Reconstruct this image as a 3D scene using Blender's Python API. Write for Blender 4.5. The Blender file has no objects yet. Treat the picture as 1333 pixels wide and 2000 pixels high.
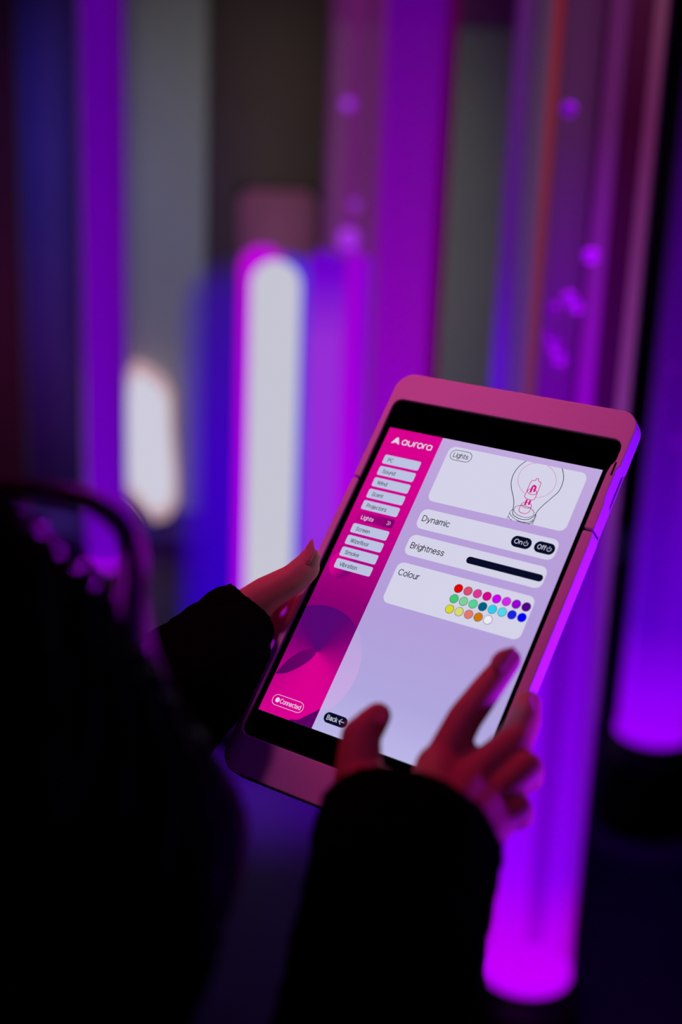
import bpy, bmesh, math, random
import numpy as np
from mathutils import Vector, Matrix, noise

random.seed(4)
S = bpy.context.scene
COL = S.collection
PI = math.pi

# ------------------------------------------------------------------ camera, world, lights, exposure
F_PX, CX, CY = 2640.0, 666.5, 1000.0          # focal length in pixels of the 1333 x 2000 frame
CAM = Vector((0.0, 0.0, 1.62))                # eye height of the photographer
UP = Vector((.0392, -.9577, -.285)).normalized()   # world up seen in camera axes (x right, y down, z forward)
FW = (Vector((0, 0, 1)) - UP * UP.z).normalized()
RT = FW.cross(UP).normalized()
R3 = Matrix((RT, FW, UP))                     # camera axes -> world


def D(v):
    return R3 @ Vector(v)


def Q(x, y, z):
    """camera axes in millimetres -> world point in metres"""
    return CAM + R3 @ Vector((x * .001, y * .001, z * .001))


def P(px, py, z):
    """point seen at a pixel, z metres ahead -> world"""
    return CAM + R3 @ Vector(((px - CX) / F_PX * z, (py - CY) / F_PX * z, z))


cam = bpy.data.cameras.new('camera')
cam.sensor_fit = 'VERTICAL'
cam.sensor_height = 36.0
cam.lens = F_PX / 2000.0 * 36.0
cam.clip_start = .02
cam.dof.use_dof = True
cam.dof.focus_distance = .815
cam.dof.aperture_fstop = 2.9
co = bpy.data.objects.new('camera', cam)
COL.objects.link(co)
rx, ry, rz = D((1, 0, 0)), D((0, -1, 0)), D((0, 0, -1))
co.matrix_world = Matrix(((rx.x, ry.x, rz.x, CAM.x), (rx.y, ry.y, rz.y, CAM.y), (rx.z, ry.z, rz.z, CAM.z), (0, 0, 0, 1)))
S.camera = co

w = bpy.data.worlds.new('world')
S.world = w
w.use_nodes = True
w.node_tree.nodes['Background'].inputs[0].default_value = (.004, .003, .006, 1)
w.node_tree.nodes['Background'].inputs[1].default_value = .3

S.view_settings.view_transform = 'Standard'
S.view_settings.look = 'None'
S.view_settings.exposure = 0.0
S.view_settings.gamma = 1.0
S.view_settings.use_curve_mapping = False


def lamp(name, kind, loc, target, color, energy, **kw):
    L = bpy.data.lights.new(name, kind)
    L.color = color
    L.energy = energy
    for k, v in kw.items():
        setattr(L, k, v)
    o = bpy.data.objects.new(name, L)
    COL.objects.link(o)
    o.location = loc
    d = Vector(target) - Vector(loc)
    o.rotation_euler = d.to_track_quat('-Z', 'Y').to_euler()
    return o


def at_height(px, py, h=0.0):
    """point of the horizontal plane at height h that is seen at a pixel"""
    d = R3 @ Vector(((px - CX) / F_PX, (py - CY) / F_PX, 1))
    return CAM + d * ((h - CAM.z) / d.z)


# pink stage lamp high behind the pair, aimed past the tablet's upper end
lamp('pink_stage_lamp', 'SPOT', Q(-380, -1150, 120), Q(40, -170, 860), (1.0, .15, .53), 42,
     spot_size=math.radians(28.5), spot_blend=1.0, shadow_soft_size=.16)
# red stage lamp, dimmer, on the hands
lamp('red_stage_lamp', 'SPOT', Q(-300, -900, 1080), Q(30, 110, 720), (1.0, .02, .11), 14,
     spot_size=math.radians(34), spot_blend=.8, shadow_soft_size=.2)
# added violet spot low on the right, standing in for the near tube's glow
lamp('violet_edge_fill', 'SPOT', Q(1010, 520, 860), Q(125, 90, 745), (.25, .006, 1.0), 150,
     spot_size=math.radians(21), spot_blend=.6, shadow_soft_size=.10)
# weak violet fill added above the camera to tint the case's lower end
lamp('violet_case_fill', 'SPOT', Q(350, -800, 250), Q(-10, 160, 810), (.36, .01, 1.0), 5,
     spot_size=math.radians(20), spot_blend=1.0, shadow_soft_size=.2)
# deep blue wash over the left of the back wall
lamp('blue_wash_lamp', 'SPOT', (-1.9, 3.2, 2.3), (-1.3, 5.0, .8), (.10, .04, 1.0), 48,
     spot_size=math.radians(66), spot_blend=1.0, shadow_soft_size=.15)
# added spot that tints the foot of the far left wall dark magenta
lamp('magenta_wall_fill', 'SPOT', (-1.6, 3.0, 1.0), (-1.42, 5.0, .55), (1.0, .0, .6), 22,
     spot_size=math.radians(44), spot_blend=1.0, shadow_soft_size=.1)
# added violet spot standing in for the tubes' light on the floor
fl_t = at_height(540, 1490)
lamp('violet_floor_fill', 'SPOT', (fl_t.x - .1, fl_t.y + .3, 2.3), fl_t, (.34, .0, 1.0), 430,
     spot_size=math.radians(24), spot_blend=1.0, shadow_soft_size=.1)
# added violet rim light, unseen behind the tablet, for the loose locks of hair
lamp('violet_hair_rim', 'SPOT', Q(60, -60, 1700), P(268, 1080, .489), (.45, .0, 1.0), 260,
     spot_size=math.radians(5), spot_blend=1.0, shadow_soft_size=.05)
# added neutral fill, shaped so the back wall dims towards its top
lamp('wall_fill', 'SPOT', (-.3, 1.9, 2.6), (-.35, 5.0, .75), (.93, 1.0, .76), 125,
     spot_size=math.radians(58), spot_blend=1.0, shadow_soft_size=.3)

# ------------------------------------------------------------------ helpers


def lin(c):
    return tuple((x / 255 / 12.92 if x / 255 <= .04045 else ((x / 255 + .055) / 1.055) ** 2.4) for x in c)


def newmat(name):
    m = bpy.data.materials.new(name)
    m.use_nodes = True
    nt = m.node_tree
    nt.nodes.clear()
    out = nt.nodes.new('ShaderNodeOutputMaterial')
    return m, nt, out


def pbr(name, col, rough=.6, spec=.4, noise_amt=0.0, nscale=60, bump=0.0, coat=0.0, sss=0.0):
    m, nt, out = newmat(name)
    b = nt.nodes.new('ShaderNodeBsdfPrincipled')
    nt.links.new(b.outputs[0], out.inputs[0])
    b.inputs['Base Color'].default_value = (*col, 1)
    b.inputs['Roughness'].default_value = rough
    b.inputs['Specular IOR Level'].default_value = spec
    b.inputs['Coat Weight'].default_value = coat
    if sss:
        b.inputs['Subsurface Weight'].default_value = sss
        b.inputs['Subsurface Radius'].default_value = (.008, .003, .002)
        b.inputs['Subsurface Scale'].default_value = .6
    tc = nt.nodes.new('ShaderNodeTexCoord')
    n = nt.nodes.new('ShaderNodeTexNoise')
    n.inputs['Scale'].default_value = nscale
    n.inputs['Detail'].default_value = 4
    nt.links.new(tc.outputs['Object'], n.inputs['Vector'])
    if noise_amt:
        mx = nt.nodes.new('ShaderNodeMixRGB')
        mx.inputs[1].default_value = (*[c * (1 - noise_amt) for c in col], 1)
        mx.inputs[2].default_value = (*[min(1, c * (1 + noise_amt)) for c in col], 1)
        nt.links.new(n.outputs['Fac'], mx.inputs[0])
        nt.links.new(mx.outputs[0], b.inputs['Base Color'])
    if bump:
        bp = nt.nodes.new('ShaderNodeBump')
        bp.inputs['Strength'].default_value = bump
        bp.inputs['Distance'].default_value = .002
        nt.links.new(n.outputs['Fac'], bp.inputs['Height'])
        nt.links.new(bp.outputs[0], b.inputs['Normal'])
    return m


def glow(name, rgb, k=1.0):
    m, nt, out = newmat(name)
    e = nt.nodes.new('ShaderNodeEmission')
    e.inputs[0].default_value = (*lin(rgb), 1)
    e.inputs[1].default_value = k
    nt.links.new(e.outputs[0], out.inputs[0])
    return m


def ramp_glow(name, axis, a, b, stops, dens=None, soft=0.0):
    """light-giving material whose colour follows one object axis from a to b.
    dens: list of (pos, opacity); soft: thins towards the silhouette, as a lit body of water does"""
    m, nt, out = newmat(name)
    tc = nt.nodes.new('ShaderNodeTexCoord')
    sp = nt.nodes.new('ShaderNodeSeparateXYZ')
    nt.links.new(tc.outputs['Object'], sp.inputs[0])
    mr = nt.nodes.new('ShaderNodeMapRange')
    mr.inputs[1].default_value = a
    mr.inputs[2].default_value = b
    nt.links.new(sp.outputs[axis], mr.inputs[0])

    def ramp(st, scalar=False):
        r = nt.nodes.new('ShaderNodeValToRGB')
        el = r.color_ramp.elements
        while len(el) < len(st):
            el.new(.5)
        for e, (p, c) in zip(el, st):
            e.position = p
            e.color = (c, c, c, 1) if scalar else (*lin(c), 1)
        nt.links.new(mr.outputs[0], r.inputs[0])
        return r
    r = ramp(stops)
    e = nt.nodes.new('ShaderNodeEmission')
    nt.links.new(r.outputs[0], e.inputs[0])
    if dens is None and not soft:
        nt.links.new(e.outputs[0], out.inputs[0])
        return m
    t = nt.nodes.new('ShaderNodeBsdfTransparent')
    mx = nt.nodes.new('ShaderNodeMixShader')
    fac = ramp(dens or [(0, 1.0), (1, 1.0)], True).outputs[0]
    if soft:
        lw = nt.nodes.new('ShaderNodeLayerWeight')
        lw.inputs[0].default_value = .5
        pw = nt.nodes.new('ShaderNodeMath')
        pw.operation = 'POWER'
        inv = nt.nodes.new('ShaderNodeMath')
        inv.operation = 'SUBTRACT'
        inv.inputs[0].default_value = 1
        nt.links.new(lw.outputs['Facing'], inv.inputs[1])
        nt.links.new(inv.outputs[0], pw.inputs[0])
        pw.inputs[1].default_value = soft
        mu = nt.nodes.new('ShaderNodeMath')
        mu.operation = 'MULTIPLY'
        nt.links.new(fac, mu.inputs[0])
        nt.links.new(pw.outputs[0], mu.inputs[1])
        fac = mu.outputs[0]
    nt.links.new(fac, mx.inputs[0])
    nt.links.new(t.outputs[0], mx.inputs[1])
    nt.links.new(e.outputs[0], mx.inputs[2])
    nt.links.new(mx.outputs[0], out.inputs[0])
    return m


def clear(name, tint=(1, 1, 1), gloss=.06):
    m, nt, out = newmat(name)
    t = nt.nodes.new('ShaderNodeBsdfTransparent')
    t.inputs[0].default_value = (*tint, 1)
    g = nt.nodes.new('ShaderNodeBsdfGlossy')
    g.inputs['Roughness'].default_value = .12
    lw = nt.nodes.new('ShaderNodeLayerWeight')
    lw.inputs[0].default_value = .25
    mu = nt.nodes.new('ShaderNodeMath')
    mu.operation = 'MULTIPLY'
    mu.inputs[1].default_value = gloss * 5
    nt.links.new(lw.outputs['Fresnel'], mu.inputs[0])
    mx = nt.nodes.new('ShaderNodeMixShader')
    nt.links.new(mu.outputs[0], mx.inputs[0])
    nt.links.new(t.outputs[0], mx.inputs[1])
    nt.links.new(g.outputs[0], mx.inputs[2])
    nt.links.new(mx.outputs[0], out.inputs[0])
    return m


def link(o, parent=None):
    COL.objects.link(o)
    if parent:
        o.parent = parent
    return o


def mesh_obj(name, me, mat, parent=None, smooth=False):
    o = bpy.data.objects.new(name, me)
    if mat and not me.materials:
        me.materials.append(mat)
    if smooth:
        me.polygons.foreach_set('use_smooth', [True] * len(me.polygons))
    return link(o, parent)


def from_py(name, verts, faces, mat, parent=None, smooth=False):
    me = bpy.data.meshes.new(name)
    me.from_pydata([tuple(v) for v in verts], [], faces)
    me.update()
    bm = bmesh.new()
    bm.from_mesh(me)
    bmesh.ops.recalc_face_normals(bm, faces=bm.faces)
    bm.to_mesh(me)
    bm.free()
    return mesh_obj(name, me, mat, parent, smooth)


def thing(name, label, cat, loc=(0, 0, 0), group=None):
    o = bpy.data.objects.new(name, None)
    o.empty_display_size = .05
    o.location = loc
    o['label'] = label
    o['category'] = cat
    if group:
        o['group'] = group
    return link(o)


def tag(o, label=None, cat=None, group=None, kind=None):
    for k, v in (('label', label), ('category', cat), ('group', group), ('kind', kind)):
        if v:
            o[k] = v
    return o


def box(name, lo, hi, mat, parent=None, bevel=0.0, seg=2):
    bm = bmesh.new()
    vs = [bm.verts.new((x, y, z)) for x in (lo[0], hi[0]) for y in (lo[1], hi[1]) for z in (lo[2], hi[2])]
    for f in ((0, 1, 3, 2), (4, 6, 7, 5), (0, 4, 5, 1), (2, 3, 7, 6), (0, 2, 6, 4), (1, 5, 7, 3)):
        bm.faces.new([vs[i] for i in f])
    if bevel:
        bmesh.ops.bevel(bm, geom=bm.edges[:], offset=bevel, segments=seg, affect='EDGES')
    bmesh.ops.recalc_face_normals(bm, faces=bm.faces)
    me = bpy.data.meshes.new(name)
    bm.to_mesh(me)
    bm.free()
    return mesh_obj(name, me, mat, parent, bool(bevel))


def lathe(name, prof, mat, parent=None, seg=32, caps=True, center=(0, 0)):
    """surface of revolution about z; prof = [(r, z)]"""
    V, Fc = [], []
    for r, z in prof:
        for k in range(seg):
            a = 2 * PI * k / seg
            V.append((center[0] + r * math.cos(a), center[1] + r * math.sin(a), z))
    n = len(prof)
    for i in range(n - 1):
        for k in range(seg):
            k2 = (k + 1) % seg
            Fc.append((i * seg + k, i * seg + k2, (i + 1) * seg + k2, (i + 1) * seg + k))
    if caps:
        Fc.append(tuple(range(seg))[::-1])
        Fc.append(tuple((n - 1) * seg + k for k in range(seg)))
    return from_py(name, V, Fc, mat, parent, True)


def frame(d):
    d = Vector(d).normalized()
    a = Vector((0, 0, 1)) if abs(d.z) < .9 else Vector((1, 0, 0))
    u = d.cross(a).normalized()
    return d, u, d.cross(u).normalized()


class Blob:
    """collects closed tapered capsules and ellipsoids that a voxel remesh fuses into one skin"""

    def __init__(s):
        s.V, s.F = [], []

    def rings(s, rings, poles):
        b = len(s.V)
        n = len(rings[0])
        for r in rings:
            s.V += r
        s.V += poles
        for i in range(len(rings) - 1):
            for k in range(n):
                k2 = (k + 1) % n
                s.F.append((b + i * n + k, b + i * n + k2, b + (i + 1) * n + k2, b + (i + 1) * n + k))
        p0 = b + len(rings) * n
        e = b + (len(rings) - 1) * n
        for k in range(n):
            k2 = (k + 1) % n
            s.F.append((p0, b + k2, b + k))
            s.F.append((p0 + 1, e + k, e + k2))

    def cap(s, p0, r0, p1, r1, n=18):
        p0, p1 = Vector(p0), Vector(p1)
        d, u, v = frame(p1 - p0)
        rs = []
        for j in range(1, 6):
            t = PI / 2 * (1 - j / 5)
            rs.append((p0 - d * r0 * math.sin(t), r0 * math.cos(t)))
        for j in range(0, 5):
            t = PI / 2 * j / 5
            rs.append((p1 + d * r1 * math.sin(t), r1 * math.cos(t)))
        R = [[c + (u * math.cos(2 * PI * k / n) + v * math.sin(2 * PI * k / n)) * r for k in range(n)] for c, r in rs]
        s.rings(R, [p0 - d * r0, p1 + d * r1])

    def chain(s, pts):
        for (a, ra), (b, rb) in zip(pts, pts[1:]):
            s.cap(a, ra, b, rb)

    def ell(s, c, ax, n=20, m=12):
        c = Vector(c)
        R = []
        for i in range(1, m):
            t = PI * i / m
            R.append([c + ax[0] * (math.sin(t) * math.cos(2 * PI * k / n)) + ax[1] * (math.sin(t) * math.sin(2 * PI * k / n))
                      + ax[2] * math.cos(t) for k in range(n)])
        s.rings(R, [c + ax[2], c - ax[2]])

    def build(s, name, voxel, mat, parent=None, smooth=4, disp=None):
        me = bpy.data.meshes.new(name)
        me.from_pydata([tuple(v) for v in s.V], [], s.F)
        bm = bmesh.new()
        bm.from_mesh(me)
        bmesh.ops.recalc_face_normals(bm, faces=bm.faces)
        bm.to_mesh(me)
        bm.free()
        o = bpy.data.objects.new(name + '_raw', me)
        COL.objects.link(o)
        md = o.modifiers.new('r', 'REMESH')
        md.mode = 'VOXEL'
        md.voxel_size = voxel
        sm = o.modifiers.new('s', 'SMOOTH')
        sm.factor = .5
        sm.iterations = smooth
        dg = bpy.context.evaluated_depsgraph_get()
        me2 = bpy.data.meshes.new_from_object(o.evaluated_get(dg), depsgraph=dg)
        bpy.data.objects.remove(o)
        bpy.data.meshes.remove(me)
        me2.name = name
        if disp:
            nv = len(me2.vertices)
            c = np.empty(nv * 3)
            me2.vertices.foreach_get('co', c)
            nn = np.empty(nv * 3)
            me2.vertices.foreach_get('normal', nn)
            c = c.reshape(-1, 3)
            nn = nn.reshape(-1, 3)
            c = c + nn * disp(c)[:, None]
            me2.vertices.foreach_set('co', c.ravel())
            me2.update()
        me2.materials.clear()
        return mesh_obj(name, me2, mat, parent, True)


def sweep(paths, name, mat, parent=None, seg=7):
    """paths: list of [(point, radius)] joined into one mesh of round strands"""
    V, Fc = [], []
    for path in paths:
        b = len(V)
        n = len(path)
        up = None
        for i, (p, r) in enumerate(path):
            p = Vector(p)
            d = Vector(path[min(i + 1, n - 1)][0]) - Vector(path[max(i - 1, 0)][0])
            d.normalize()
            if up is None:
                _, u, v = frame(d)
            else:
                u = (up - d * up.dot(d)).normalized()
                v = d.cross(u)
            up = u
            V += [p + (u * math.cos(2 * PI * k / seg) + v * math.sin(2 * PI * k / seg)) * r for k in range(seg)]
        for i in range(n - 1):
            for k in range(seg):
                k2 = (k + 1) % seg
                Fc.append((b + i * seg + k, b + i * seg + k2, b + (i + 1) * seg + k2, b + (i + 1) * seg + k))
        Fc.append(tuple(b + k for k in range(seg)))
        Fc.append(tuple(b + (n - 1) * seg + k for k in range(seg)))
    return from_py(name, V, Fc, mat, parent, True)


def spline(pts, n=24):
    """Catmull-Rom through points"""
    pts = [Vector(p) for p in pts]
    ext = [pts[0] * 2 - pts[1]] + pts + [pts[-1] * 2 - pts[-2]]
    out = []
    m = len(pts) - 1
    for i in range(n + 1):
        s = i / n * m
        k = min(int(s), m - 1)
        t = s - k
        a, b, c, d = ext[k:k + 4]
        out.append(.5 * (2 * b + (c - a) * t + (2 * a - 5 * b + 4 * c - d) * t * t + (3 * b - a - 3 * c + d) * t ** 3))
    return out


# ------------------------------------------------------------------ the room
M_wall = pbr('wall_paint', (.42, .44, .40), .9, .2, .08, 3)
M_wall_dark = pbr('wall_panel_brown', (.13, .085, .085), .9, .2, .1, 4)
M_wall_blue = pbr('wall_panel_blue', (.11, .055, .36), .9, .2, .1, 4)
M_black = pbr('black_paint', (.006, .006, .007), .6, .2)
M_floor = pbr('dark_floor', (.045, .003, .10), .5, .08, .2, 6)
M_mauve = pbr('mauve_padding', (.50, .14, .34), .8, .2, .1, 8)

WY = 5.0
tag(box('floor', (-2.4, -1.6, -.1), (2.4, WY, 0), M_floor), kind='structure')
tag(box('ceiling', (-2.4, -1.6, 2.75), (2.4, WY, 2.85), M_black), kind='structure')
tag(box('wall_back', (-2.4, WY, -.1), (2.4, WY + .1, 2.85), M_wall), kind='structure')
tag(box('wall_left', (-2.5, -1.6, -.1), (-2.4, WY + .1, 2.85), M_black), kind='structure')
tag(box('wall_right', (2.4, -1.6, -.1), (2.5, WY + .1, 2.85), M_black), kind='structure')
tag(box('wall_front', (-2.5, -1.7, -.1), (2.5, -1.6, 2.85), M_black), kind='structure')


def wall_x(px, py=500):
    """world x where the back wall is seen at a pixel"""
    d = R3 @ Vector(((px - CX) / F_PX, (py - CY) / F_PX, 1))
    t = (WY - CAM.y) / d.y
    return CAM.x + d.x * t, CAM.z + d.z * t


def wall_panel(name, px0, px1, mat, z0=.12, z1=2.7, d=.03):
    x0, x1 = wall_x(px0)[0], wall_x(px1)[0]
    return tag(box(name, (x0, WY - d, z0), (x1, WY, z1), mat, bevel=.006), kind='structure')


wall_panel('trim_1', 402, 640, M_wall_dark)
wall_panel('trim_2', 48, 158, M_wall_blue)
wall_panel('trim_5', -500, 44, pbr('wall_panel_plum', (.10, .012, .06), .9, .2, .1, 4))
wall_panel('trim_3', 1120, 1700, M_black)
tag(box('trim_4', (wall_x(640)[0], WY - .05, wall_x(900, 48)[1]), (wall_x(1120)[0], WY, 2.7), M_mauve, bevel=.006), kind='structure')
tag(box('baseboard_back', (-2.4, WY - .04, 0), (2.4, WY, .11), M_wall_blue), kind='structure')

# mauve padded square on the wall above the white light column
xa, za = wall_x(468, 500)
xb, zb = wall_x(622, 372)
pad = thing('wall_pad', 'mauve padded square on the brown wall panel above the white light column', 'wall pad', (0, 0, 0))
box('padding', (xa, WY - .1, za - .25), (xb, WY - .035, zb), M_mauve, pad, bevel=.025, seg=3)
box('backing_board', (xa - .01, WY - .035, za - .26), (xb + .01, WY - .03, zb + .01), M_black, pad)

# lit wall lamp, left
wl = thing('wall_lamp', 'bright white upright wall lamp with pinkish rim left of the light columns', 'lamp')
M_white_glow = glow('white_lamp_light', (206, 204, 220), 1.0)
M_rim_glow = glow('pink_rim_light', (205, 165, 175), .9)
zl = 4.45
outline = [(262, 706), (283, 716), (318, 742), (333, 775), (336, 850), (343, 930), (344, 985), (328, 1012), (300, 1018), (270, 985),
           (243, 955), (239, 900), (238, 800), (244, 740)]
cx0 = sum(p[0] for p in outline) / len(outline)
cy0 = sum(p[1] for p in outline) / len(outline)


def prism(name, pts, mat, parent, back, fw=FW):
    fwd = Vector((0, 1, 0))
    V = list(pts) + [p + fwd * back for p in pts]
    n = len(pts)
    Fc = [tuple(range(n)), tuple(range(n, 2 * n))[::-1]] + [(k, (k + 1) % n, n + (k + 1) % n, n + k) for k in range(n)]
    return from_py(name, V, Fc, mat, parent)


pl = []
for s in (1.0, .86):
    q = []
    for (x, y) in outline:
        d = R3 @ Vector(((cx0 + (x - cx0) * s - CX) / F_PX, (cy0 + (y - cy0) * s - CY) / F_PX, 1))
        t = (WY - .10 - (.012 if s < 1 else 0)) / d.y
        q.append(CAM + d * t)
    pl.append(q)
prism('rim', pl[0], M_rim_glow, wl, .05)
prism('diffuser', pl[1], M_white_glow, wl, .012)
c_ = sum(pl[0], Vector()) / len(pl[0])
box('wall_mount', (c_.x - .04, WY - .055, c_.z - .12), (c_.x + .04, WY, c_.z + .12), M_black, wl)

# ------------------------------------------------------------------ bubble tubes
M_acrylic = clear('clear_acrylic')
def bubble_mat():
    m, nt, out = newmat('air_bubble')
    a = nt.nodes.new('ShaderNodeBsdfDiffuse')
    b = nt.nodes.new('ShaderNodeBsdfTranslucent')
    t = nt.nodes.new('ShaderNodeBsdfTransparent')
    for n in (a, b):
        n.inputs[0].default_value = (.75, .3, .9, 1)
    m1 = nt.nodes.new('ShaderNodeMixShader')
    m2 = nt.nodes.new('ShaderNodeMixShader')
    m2.inputs[0].default_value = .65
    nt.links.new(a.outputs[0], m1.inputs[1])
    nt.links.new(b.outputs[0], m1.inputs[2])
    nt.links.new(t.outputs[0], m2.inputs[1])
    nt.links.new(m1.outputs[0], m2.inputs[2])
    nt.links.new(m2.outputs[0], out.inputs[0])
    return m


M_bubble = bubble_mat()
M_base = pbr('black_plinth', (.004, .004, .005), .5, .2)


def ground_axis(px, py, z):
    p = P(px, py, z)
    return p.x, p.y, p.z


def bubble_tube(label, px, py, z, r, base_h, water, dens, soft, strands=(), bubbles=(), led=(190, 0, 255), spot=0.0, top=2.62,
                spotcol=(.5, 0, 1)):
    x, y, _ = ground_axis(px, py, z)
    t = thing('bubble_tube', label, 'bubble tube', (x, y, 0), 'bubble tubes')
    lathe('plinth', [(r * 1.25, 0), (r * 1.25, base_h - .05), (r * 1.18, base_h - .03), (r * 1.06, base_h - .03), (r * 1.06, base_h)], M_base, t)
    lathe('light_ring', [(r * .98, base_h), (r * .98, base_h + .012), (r * .9, base_h + .02), (.001, base_h + .02)], glow('led_light', led), t)
    lathe('tube_wall', [(r, base_h + .001), (r, top)], M_acrylic, t, 40, False)
    lathe('water_column', [(r * .95, base_h + .022), (r * .95, top - .02)],
          ramp_glow('lit_water', 2, base_h, top, water, dens, soft), t, 40, False)
    lathe('tube_cap', [(r * 1.1, top), (r * 1.1, 2.75)], M_base, t)
    for (off, dep, sr, stops, z0, z1, sd) in strands:  # glowing rods added to imitate stripes of light refracted in the tube
        # off: across the view as a share of the radius, dep: along the view
        d = Vector((x, y, 0)).normalized()
        s = Vector((d.y, -d.x, 0))
        c = (s * off + d * dep) * r
        lathe('refraction_streak', [(sr * r, max(z0, base_h + .025)), (sr * r, min(z1, top - .03))],
              ramp_glow('streak_glow', 2, base_h, top, stops, sd), t, 14, True, (c.x, c.y))
    for (bx, by, br) in bubbles:
        d = R3 @ Vector(((bx - CX) / F_PX, (by - CY) / F_PX, 1))
        k = (x * d.x + y * d.y) / (d.x ** 2 + d.y ** 2)
        q = CAM + d * (k - .72 * r / math.hypot(d.x, d.y)) - Vector((x, y, 0))
        bl = Blob()
        bl.ell(q, [Vector((br, 0, 0)), Vector((0, br, 0)), Vector((0, 0, br * .85))], 14, 8)
        from_py('bubble', bl.V, bl.F, M_bubble, t, True)
    if spot:
        # the tube's lamp in the foot, a second added in the cap for the bubbles
        v = Vector((x, y, 0)).normalized() * (.72 * r)
        for zz, rot in ((base_h + .03, PI), (top - .03, 0)):
            L = bpy.data.lights.new('tube_led', 'SPOT')
            L.energy = spot
            L.color = spotcol
            L.spot_size = math.radians(14 if rot else 7)
            L.spot_blend = .5
            L.shadow_soft_size = .02
            o = bpy.data.objects.new('tube_led', L)
            link(o)
            o.location = (x - v.x, y - v.y, zz)
            o.rotation_euler = (rot, 0, 0)
    return t


V1, V2, V3 = (150, 0, 255), (105, 0, 205), (75, 0, 120)
# the near tube on the right
bubble_tube('near clear bubble tube glowing violet, its magenta foot at lower right', 1030, 1850, 2.28, .079, .235,
            [(0, (205, 0, 250)), (.05, (185, 0, 245)), (.09, (140, 0, 250)), (.26, (120, 0, 225)), (.41, (80, 0, 120)), (.58, (55, 0, 65)), (.7, (60, 5, 50))],
            [(0, .8), (.1, .55), (.26, .35), (.4, .2), (.55, .12), (1, .08)], .6,
            strands=[(-.90, -.1, .10, [(0, (120, 0, 220)), (.26, (110, 20, 110)), (.42, (118, 44, 70)), (.6, (122, 38, 50)), (.7, (118, 18, 38))], .9, 2.7, [(0, .2), (.3, .7), (1, .9)]),
                     (-.42, -.1, .33, [(0, (195, 0, 250)), (.1, (150, 0, 255)), (.26, (140, 0, 250)), (.41, (112, 0, 172)), (.58, (88, 36, 90)), (.7, (80, 34, 70))], .1, 2.7, [(0, .95), (.26, .85), (.42, .5), (.58, .3), (1, .25)]),
                     (.14, -.1, .17, [(0, (120, 0, 210)), (.05, (85, 0, 160)), (.26, (82, 0, 150)), (.32, (120, 0, 190)), (.41, (150, 0, 212)), (.58, (105, 34, 108)), (.7, (100, 40, 90))], .30, 2.7, [(0, .9), (.26, .85), (.41, .75), (.58, .45), (1, .4)]),
                     (.52, .1, .19, [(0, (195, 0, 250)), (.08, (130, 0, 235)), (.26, (110, 0, 200)), (.41, (58, 0, 70)), (.58, (48, 4, 30)), (.7, (70, 20, 50))], .1, 2.7, [(0, .9), (.26, .75), (.41, .75), (1, .6)]),
                     (.84, -.1, .11, [(0, (110, 0, 200)), (.26, (105, 20, 150)), (.41, (130, 50, 140)), (.58, (104, 36, 86)), (.7, (110, 60, 80))], .4, 2.7, [(0, .4), (.3, .6), (.41, .8), (1, .75)])],
            bubbles=[(1111, 214, .012), (1155, 500, .012), (1112, 583, .012), (1127, 600, .010), (1079, 604, .012), (1076, 655, .011), (1085, 676, .012),
                     (1094, 700, .011)], spot=190)
# the tube behind it, grey glass with a blue edge
bubble_tube('clear bubble tube with blue left edge standing behind the near tube', 1035, 760, 2.9, .078, .235,
            [(0, (120, 0, 230)), (.4, (90, 20, 150)), (.6, (80, 50, 90)), (1, (70, 30, 70))],
            [(0, .5), (.5, .25), (1, .25)], .2,
            strands=[(-.86, -.1, .22, [(0, (100, 0, 240)), (.36, (88, 10, 205)), (.46, (78, 18, 135)), (.68, (80, 25, 98)), (1, (85, 25, 95))], .2, 2.7, [(0, .9), (.5, .8), (1, .6)]),
                     (-.3, .3, .16, [(0, (100, 0, 200)), (.5, (85, 60, 90)), (1, (85, 40, 70))], .2, 2.7, [(0, .6), (1, .4)])])
# the far right tube
bubble_tube('wide violet bubble tube cut by the right picture edge, bottom left in shadow', 1275, 1415, 3.2, .086, .235,
            [(0, (160, 0, 250)), (.05, (140, 0, 250)), (.12, (90, 0, 200)), (.35, (70, 0, 130)), (.6, (45, 0, 80)), (1, (30, 0, 30))],
            [(0, .95), (.3, .7), (.7, .4), (1, .2)], .35,
            strands=[(-.5, -.3, .25, [(0, (150, 0, 250)), (.12, (75, 0, 185)), (.4, (60, 0, 120)), (1, (40, 0, 50))], .2, 2.3, [(0, .9), (1, .3)]),
                     (.25, -.4, .28, [(0, (150, 0, 250)), (.15, (110, 0, 215)), (.4, (110, 0, 190)), (.6, (60, 0, 110)), (1, (40, 0, 50))], .2, 2.2, [(0, .9), (1, .2)])],
            bubbles=[(1320, 720, .012), (1250, 395, .012), (1322, 865, .014)], led=(150, 0, 250), spot=30)
# the tall middle tube with a dark magenta edge
bubble_tube('tall violet bubble tube with dark magenta right edge above the tablet', 795, 500, 3.0, .075, .235,
            [(0, (150, 0, 220)), (.38, (135, 0, 180)), (.52, (115, 0, 160)), (.68, (88, 0, 132)), (1, (85, 0, 130))],
            [(0, .85), (.6, .8), (1, .75)], .15,
            strands=[(.86, -.25, .26, [(0, (90, 0, 80)), (1, (62, 0, 45))], .2, 2.7, [(0, .95), (1, .9)]),
                     (-.92, -.1, .14, [(0, (120, 30, 130)), (1, (95, 25, 100))], .2, 2.7, [(0, .6), (1, .6)])])
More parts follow.
